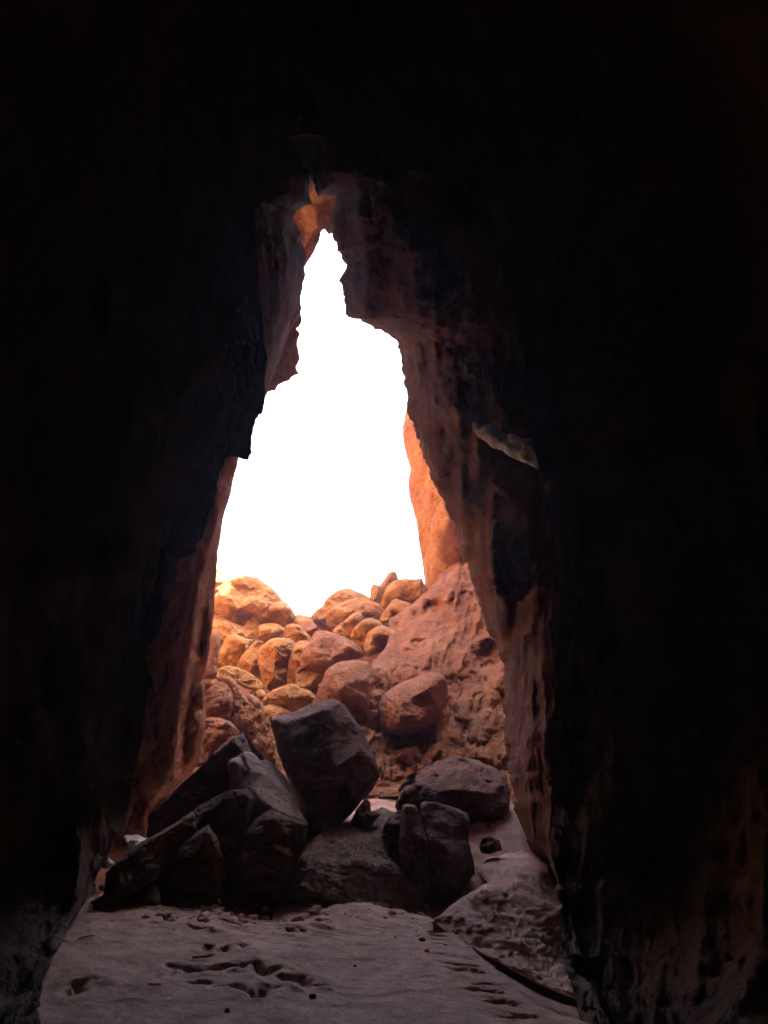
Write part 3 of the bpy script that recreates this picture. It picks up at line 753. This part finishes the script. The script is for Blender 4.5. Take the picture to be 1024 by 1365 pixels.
# ------------------------------------------------------------------ rocks inside the cave
GI = 'fallen blocks on the cave floor'
def block(label, outline, D, mat=M_DK, group=GI, name='rock', **kw):
    kw.setdefault('sp', 2.3); kw.setdefault('R', .03); kw.setdefault('lean', .0); kw.setdefault('amp', .028)
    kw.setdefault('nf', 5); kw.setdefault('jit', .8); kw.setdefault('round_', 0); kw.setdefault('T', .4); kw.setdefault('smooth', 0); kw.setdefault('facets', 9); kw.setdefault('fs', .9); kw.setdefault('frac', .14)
    return thing(name, label, 'rock', outline, D, mat, group, **kw)
block('big dark upright block with a pale worn top, centre of the cave mouth',
      cE((0, 108, -.5), (80, 92, -.6), (130, 70, -.7), (200, 42, -.7), (268, 38, -.7), (300, 58, -.6), (350, 130, -.5), (390, 200, -.4), (420, 270, -.3), (438, 340, -.2), (410, 402, 0), (370, 442, 0), (330, 495, .1), (250, 560, .2),
         (160, 600, .3), (100, 600, .3), (115, 450, .2), (60, 330, .1), (20, 210, 0), (5, 150, -.1)),
      11.3, ridge=[[(363, 958, -.05), (385, 962, .12), (410, 953, .1), (432, 945, .0), (450, 937, -.3)], [(400, 1040, .5), (450, 1020, .42), (480, 1000, .1)], [(420, 1090, .5), (470, 1060, .3)]],
      R=.08, rr=5, back=.9, seed=81, smooth=3)
block('long brown slab leaning up to the peak behind the cracked blocks at the left',
      cD((120, 740, .1), (128, 640, -.2), (190, 580, -.3), (250, 520, -.35), (350, 430, -.45), (470, 310, -.55), (560, 262, -.6), (575, 275, -.55), (605, 345, -.4), (600, 540, 0), (400, 640, .2), (220, 730, .3)),
      10.9, ridge=[[(200, 1085, 0), (260, 1030, 0), (310, 985, -.1)], [(230, 1100, .12), (290, 1040, .1), (325, 1005, 0)]], R=.04, rr=4, back=.5, seed=82)
block('thin grey flake standing at the peak of the leaning slabs',
      cD((562, 262), (580, 268), (620, 320), (665, 380), (640, 385), (600, 350), (585, 320)), 10.55, M_GR, T=.06, R=.02, sp=2, back=.1, seed=83)
block('peaked block with a grey slanting top face, right of the leaning slabs',
      cD((548, 365, -.5), (570, 345, -.6), (600, 350, -.75), (660, 378, -.85), (740, 450, -.75), (800, 530, -.5), (806, 600, -.25), (850, 665, .1), (845, 700, 0), (800, 760, .1), (600, 760, .3), (480, 700, .3), (500, 560, .15), (490, 410, 0), (500, 390, -.05)),
      10.3, M_SKYLIT, ridge=[[(326, 1008, -.35), (331, 1030, -.1), (334, 1052, .15), (350, 1068, .3), (362, 1078, .36), (385, 1088, .3)], [(350, 1030, -.32), (372, 1050, -.2), (385, 1072, .02)]],
      R=.03, rr=3, back=.6, seed=84, smooth=0, frac=.05)
block('rough dark slab with a ragged lit upper edge, lying against the peaked block',
      cD((240, 900, .3), (300, 720, .1), (335, 610, -.05), (420, 560, -.1), (500, 522, -.1), (585, 518, -.05), (615, 560, 0), (580, 700, .2), (500, 880, .35), (460, 1000, .4), (330, 1050, .4)),
      10.0, ridge=[[(262, 1085, .08), (300, 1068, .08), (328, 1060, .1)], [(260, 1120, .25), (310, 1110, .25)]], R=.05, rr=4, seed=85, amp=.035, nf=6)
block('large plain front block below the peaked block',
      cD((660, 620, -.05), (695, 608, -.05), (760, 640, -.1), (855, 672, -.1), (848, 760, 0), (800, 870, .1), (765, 960, .2), (740, 1075, .3), (640, 1095, .35), (500, 1080, .3), (440, 1000, .3), (470, 900, .15), (540, 770, .05), (610, 660, 0)),
      9.75, ridge=[[(360, 1090, .25), (330, 1140, .28), (310, 1190, .35)], [(385, 1110, .2), (375, 1150, .3)]], R=.05, rr=4, seed=86, smooth=1)
block('pointed dark slab at the front of the leaning group',
      cD((130, 1090, .3), (155, 930, .15), (262, 785, 0), (350, 712, -.1), (402, 678, -.15), (450, 745, -.1), (472, 840, 0), (465, 950, .1), (440, 1040, .2), (300, 1100, .3)),
      9.45, ridge=[[(275, 1108, .12), (255, 1160, .2), (240, 1200, .25)], [(285, 1130, .1), (285, 1180, .15)]], R=.04, rr=4, seed=87)
block('low flat dark rock lying on the sand in front of the leaning group',
      cD((400, 1100), (450, 1042), (560, 1035), (700, 1058), (695, 1110), (620, 1140), (555, 1170), (440, 1150)), 9.1, T=.2, R=.03, seed=88, lean=.3)
block('long layered ledge of dark rock running down to the left wall',
      cD((-60, 900, .5), (0, 835, .3), (90, 762, .1), (220, 690, -.2), (335, 618, -.4), (350, 700, -.2), (270, 830, 0), (210, 880, .2), (120, 950, .4), (0, 1040, .6), (-80, 1070, .7)),
      9.5, ridge=[[(150, 1155, .75), (190, 1128, .45), (240, 1095, .0)], [(160, 1180, .8), (195, 1145, .5)]], R=.03, rr=3, seed=89, amp=.04, nf=6, stretch=(1, 1, 2.4), lean=.0, mat=M_DK)
block('lower step of layered dark rock above the small sandy boulder',
      cD((-160, 1120, .4), (-100, 1020, .4), (0, 930, .3), (80, 870, .2), (150, 855, .1), (195, 870, 0), (170, 930, .1), (80, 960, .3), (0, 1060, .4), (-60, 1150, .5)),
      9.2, T=.3, R=.03, rr=4, seed=90, amp=.035, nf=6, ridge=[[(130, 1210, .55), (170, 1170, .45), (200, 1160, .25)]])
block('ragged dark ledge stones at the foot of the left wall',
      cD((-250, 1190, .3), (-200, 1090, .2), (-120, 1040, .1), (-80, 1080, .2), (-60, 1160, .4), (-150, 1180, .4)), 9.1, T=.3, R=.03, seed=91, amp=.05, nf=6)
block('sandy rounded boulder in front of the layered ledge',
      cD((5, 1110), (12, 1060), (45, 1000), (130, 920), (165, 903), (185, 1000), (195, 1095), (100, 1120)), 9.35, M_CRUMB, T=.3, seed=92, lean=.25, facets=3)
block('bright pale stone between the ledge and the left mouth wall',
      cD((18, 735), (30, 728), (85, 726), (130, 748), (150, 768), (90, 782), (45, 790)), 10.3, M_PALE, T=.15, R=.03, sp=2, seed=93, lean=.2)
block('pale chip of stone lying on the ledge by the left wall',
      cD((-90, 835), (-60, 825), (-20, 855), (-40, 880), (-85, 880)), 9.9, M_PALE, T=.08, R=.02, sp=2, seed=94)
block('small pale stone low on the ledge beside the dark left wall',
      cD((-100, 960), (-70, 945), (-50, 965), (-60, 985), (-95, 985)), 9.6, M_PALE, T=.08, R=.02, sp=2, seed=95)

block('wide flat topped grey rock at the foot of the mud slope',
      cE((500, 450, .1), (520, 410, -.1), (570, 350, -.6), (640, 300, -1.2), (760, 265, -1.6), (830, 285, -1.6), (900, 312, -1.5), (950, 350, -1.1), (955, 385, -.6), (970, 480, -.2), (920, 580, 0), (700, 600, 0), (540, 560, 0)),
      11.6, M_DK, ridge=[[(545, 1058, .15), (556, 1052, .1), (605, 1052, .08), (650, 1055, -.1), (672, 1046, -.4)], [(580, 1030, -.7), (620, 1030, -.75)], [(560, 1080, .0), (620, 1080, -.1)]],
      R=.03, rr=3, back=.6, seed=96, smooth=0, amp=.06, nf=3.5, jit=2.2, frac=.35)
block('small dark slab resting on the flat topped grey rock',
      cE((772, 345), (820, 338), (890, 352), (885, 385), (845, 395), (790, 372)), 12.2, T=.15, R=.02, sp=2, seed=97, lean=.15, facets=5)
block('small dark rounded stone on the flat topped grey rock',
      cE((722, 345), (735, 335), (752, 340), (752, 355), (730, 357)), 12.3, T=.06, R=.01, sp=1.6, seed=98)
block('smaller dark stone beside the edge of the flat topped grey rock',
      cE((640, 345), (655, 330), (675, 340), (670, 355), (648, 358)), 12.1, T=.06, R=.01, sp=1.6, seed=99)
block('dark stones wedged left of the flat topped grey rock',
      cE((512, 400), (545, 345), (590, 328), (580, 350), (545, 400), (520, 412)), 12.0, T=.12, R=.02, sp=2, seed=100)
block('small dark pointed stone in the sand under the corner of the big dark block',
      cE((322, 535), (345, 480), (385, 432), (403, 450), (407, 488), (445, 498), (410, 540), (350, 560)), 10.9, T=.15, R=.02, sp=2, seed=110, lean=.1)
block('small rounded dark rock leaning on the left side of the split rock',
      cE((452, 572), (460, 540), (480, 505), (520, 478), (560, 500), (560, 610), (500, 605), (465, 592)), 10.6, T=.25, seed=101, lean=.1)

sp_root = bpy.data.objects.new('split_rock', None); scene.collection.objects.link(sp_root)
sp_root.location = tuple(at(582, 1205, 10.2))
finish(sp_root, 'pitted rock split from the top by a deep crack, centre right of the cave floor', 'rock', GI)
relief('rock_half', cE((518, 600, 0), (522, 520, -.1), (532, 456, -.15), (585, 458, -.15), (600, 500, -.1), (620, 570, 0), (640, 645, .1), (640, 800, .1), (690, 930, .0), (600, 900, 0), (555, 870, 0), (550, 780, .05), (520, 700, .05)),
       10.3, M_GR, ridge=[[(541, 1075, .1), (545, 1110, .2), (555, 1150, .3), (560, 1190, .25)], [(558, 1078, .08), (568, 1120, .22)]], R=.04, rr=4, sp=2.2, back=.45, seed=102, amp=.03, nf=7, jit=.7, smooth=1, parent=sp_root)
relief('rock_half', cE((606, 445, -.25), (680, 450, -.3), (790, 490, -.3), (800, 520, -.2), (795, 600, -.05), (812, 660, .1), (830, 730, .15), (800, 770, .1), (750, 830, .1), (690, 925, .0), (640, 900, .05), (630, 780, .1), (642, 640, .08), (622, 570, .02), (606, 500, -.1)),
       10.28, M_GR, ridge=[[(575, 1120, .15), (600, 1135, .25), (620, 1145, .25)], [(580, 1165, .25), (610, 1170, .25)]], R=.04, rr=4, sp=2.2, back=.45, seed=103, amp=.03, nf=7, jit=.7, smooth=1, parent=sp_root)

block('mound of crumbling dark earth between the big dark block and the split rock',
      cE((40, 860, .9), (95, 690, .5), (180, 590, -.1), (240, 535, -.6), (330, 525, -.8), (400, 490, -1.1), (450, 470, -1.3), (530, 500, -1.0), (560, 700, -.1), (600, 790, .2), (640, 930, .5), (480, 920, .7), (370, 880, .8), (200, 850, .9)),
      10.3, M_CRUMB, name='earth_mound', ridge=[[(420, 1150, .55), (470, 1150, .45), (530, 1160, .3)], [(450, 1120, -.1), (500, 1110, -.3)], [(400, 1180, .85), (460, 1195, .75), (530, 1205, .6)]],
      R=.06, rr=5, sp=2.4, amp=.07, nf=3.2, oct=6, seed=104, smooth=2, jit=1)
block('sandy eroded hump with flaking layers against the right wall',
      cF((440, 330, .5), (480, 305, .3), (560, 240, -.3), (640, 200, -.6), (600, 150, -1.1), (640, 110, -1.6), (760, 85, -1.9), (850, 110, -1.8), (900, 160, -1.4), (960, 300, -.6), (1000, 470, .6), (1060, 620, 1.6), (960, 600, 1.6), (800, 540, 1.2), (640, 450, .9)),
      8.9, M_SAND, name='sand_hump', ridge=[[(520, 1225, .45), (560, 1210, .2), (640, 1190, -.1), (680, 1185, -.3), (720, 1200, -.1), (745, 1220, .0)], [(600, 1250, .6), (660, 1240, .4), (720, 1260, .5)], [(660, 1280, 1.0), (720, 1300, 1.1)], [(660, 1150, -1.1), (720, 1155, -1.0)], [(690, 1170, -.5)]],
      R=.05, rr=5, sp=2.4, amp=.045, nf=3.2, oct=6, seed=105, smooth=3, jit=1, stretch=(1, 1, 2.2))
block('small dark rock half buried behind the sandy hump',
      cF((612, 75), (625, 45), (650, 38), (680, 50), (690, 85), (650, 100), (620, 95)), 10.2, T=.12, R=.02, sp=2, seed=106, lean=.08)
block('pale slab jutting from the dark right wall, high above the floor',
      cR((232, 88, .3), (262, 100, .4), (290, 101, .6), (330, 128, .9), (352, 122, 1.1), (372, 136, 1.3), (405, 140, 1.5), (412, 165, 1.6), (422, 224, 1.7), (392, 206, 1.5), (360, 200, 1.2), (318, 176, .95), (290, 166, .7), (268, 146, .5), (250, 132, .4)),
      9.8, M_PALE, name='rock_slab', group=None, T=.12, R=.02, sp=2, back=.3, seed=107, jit=1.6, ridge=[[(650, 578, .65), (690, 602, 1.4)]])
block('dark knobbly rock lump hanging on the right cave wall',
      cR((285, 400), (300, 370), (360, 380), (400, 420), (405, 500), (395, 580), (370, 600), (320, 600), (300, 580), (290, 500)), 9.6, M_WALL, name='rock', group=None,
      T=.22, R=.04, back=.8, amp=.16, nf=3.5, jit=3, seed=108, facets=3)
# a few loose stones on the sand, each its own
GS = 'loose pebbles on the sand'
spots = [((563, 1262), 5, 'dark pebble on the bare sand right of the crack marks'), ((593, 1265), 4, 'dark pebble by the crumbling right edge of the dune'),
         ((473, 1291), 2.5, 'lone speck of stone on the middle of the dune'), ((417, 1330), 5, 'dark pebble at the right end of the broken crust'), ((178, 1192), 5, 'small dark stone on sand near the sandy boulder'), ((303, 1352), 4, 'dark pebble in the nearest sand')]
for k, ((px, py), r, lab) in enumerate(spots):
    x, y = onground(px, py)
    rng = random.Random(k); rr_ = r * y / FPX * .9
    th = np.linspace(0, 2 * math.pi, 13)[:-1]; ph = np.linspace(-1.5, 1.5, 7)
    V = np.array([[math.cos(t) * math.cos(p), math.sin(t) * math.cos(p), math.sin(p) * .7] for p in ph for t in th])
    V = V * (1 + .35 * fbm(V * 1.1 + k * 7, 90 + k, 3))[:, None] * rr_
    F = [[a * 12 + b, a * 12 + (b + 1) % 12, (a + 1) * 12 + (b + 1) % 12, (a + 1) * 12 + b] for a in range(6) for b in range(12)] + [list(range(12))[::-1], list(range(72, 84))]
    zz = float(zground(np.array([x]), np.array([y]))[0])
    V = V + np.array([x, y, zz + rr_ * .35])
    finish(make_obj('pebble', V, F, M_DK), lab, 'pebble', GS)

def scree(name, pts, mat, label, sizes, seed):
    rng = random.Random(seed); V = []; F = []
    base = [(math.cos(t) * math.cos(p), math.sin(t) * math.cos(p), math.sin(p)) for p in (-1.2, -.5, .15, .7, 1.3) for t in [k * 2 * math.pi / 7 for k in range(7)]]
    base = np.array(base)
    pa = np.array(pts); za = zground(pa[:, 0], pa[:, 1])
    for (x, y), z in zip(pts, za):
        r = sizes[0] * (sizes[1] / sizes[0]) ** (rng.random() ** 2.2)
        a = rng.uniform(0, 6.3); c, s_ = math.cos(a), math.sin(a)
        B = base * (1 + .45 * vnoise(base * 1.3 + rng.uniform(0, 99), 3))[:, None] * np.array([r, r * rng.uniform(.6, 1), r * rng.uniform(.4, .8)])
        B = np.stack([B[:, 0] * c - B[:, 1] * s_, B[:, 0] * s_ + B[:, 1] * c, B[:, 2]], 1)
        o = len(V); V += (B + np.array([x, y, z + r * .2])).tolist()
        for i in range(4):
            for k in range(7): F.append((o + i * 7 + k, o + i * 7 + (k + 1) % 7, o + (i + 1) * 7 + (k + 1) % 7, o + (i + 1) * 7 + k))
        F.append(tuple(o + k for k in range(6, -1, -1))); F.append(tuple(o + 28 + k for k in range(7)))
    me = bpy.data.meshes.new(name); me.from_pydata(V, [], F); me.materials.append(mat); me.update()
    o = bpy.data.objects.new(name, me); scene.collection.objects.link(o)
    return finish(o, label, 'scree', kind='stuff')
rg = random.Random(5)
scree('scree', [(rg.uniform(-5, 2.5), rg.uniform(13, 27)) for _ in range(900)], M_PK, 'loose red scree filling the gaps between the boulders outside', (.05, .38), 1)
scree('gravel', [(rg.gauss(-1.6, .5), rg.gauss(9.0, .4)) for _ in range(160)] + [(rg.gauss(-.5, .9), rg.gauss(9.7, .5)) for _ in range(160)] + [(rg.gauss(.9, .5), rg.gauss(9.0, .7)) for _ in range(120)], M_SAND,
      'fine gravel and crumbs of stone at the foot of the fallen blocks in the cave', (.006, .06), 2)


# ------------------------------------------------------------------ added violet veil, standing in for lens glow and lifting dark walls
hm = bpy.data.materials.new('lens_glow_veil'); hm.use_nodes = True
hn = hm.node_tree; hn.nodes.clear()
ho = hn.nodes.new('ShaderNodeOutputMaterial'); hv = hn.nodes.new('ShaderNodeVolumePrincipled')
hv.inputs['Color'].default_value = (.80, .72, 1.0, 1); hv.inputs['Density'].default_value = .0014
hv.inputs['Anisotropy'].default_value = .8
hn.links.new(hv.outputs[0], ho.inputs['Volume'])
hb = [(x, y, z) for x in (-64, 64) for y in (-15, 96) for z in (-28, 75)]
hf = [(0, 1, 3, 2), (4, 6, 7, 5), (0, 4, 5, 1), (2, 3, 7, 6), (0, 2, 6, 4), (1, 5, 7, 3)]
finish(make_obj('glow_haze', hb, hf, hm), kind='stuff')
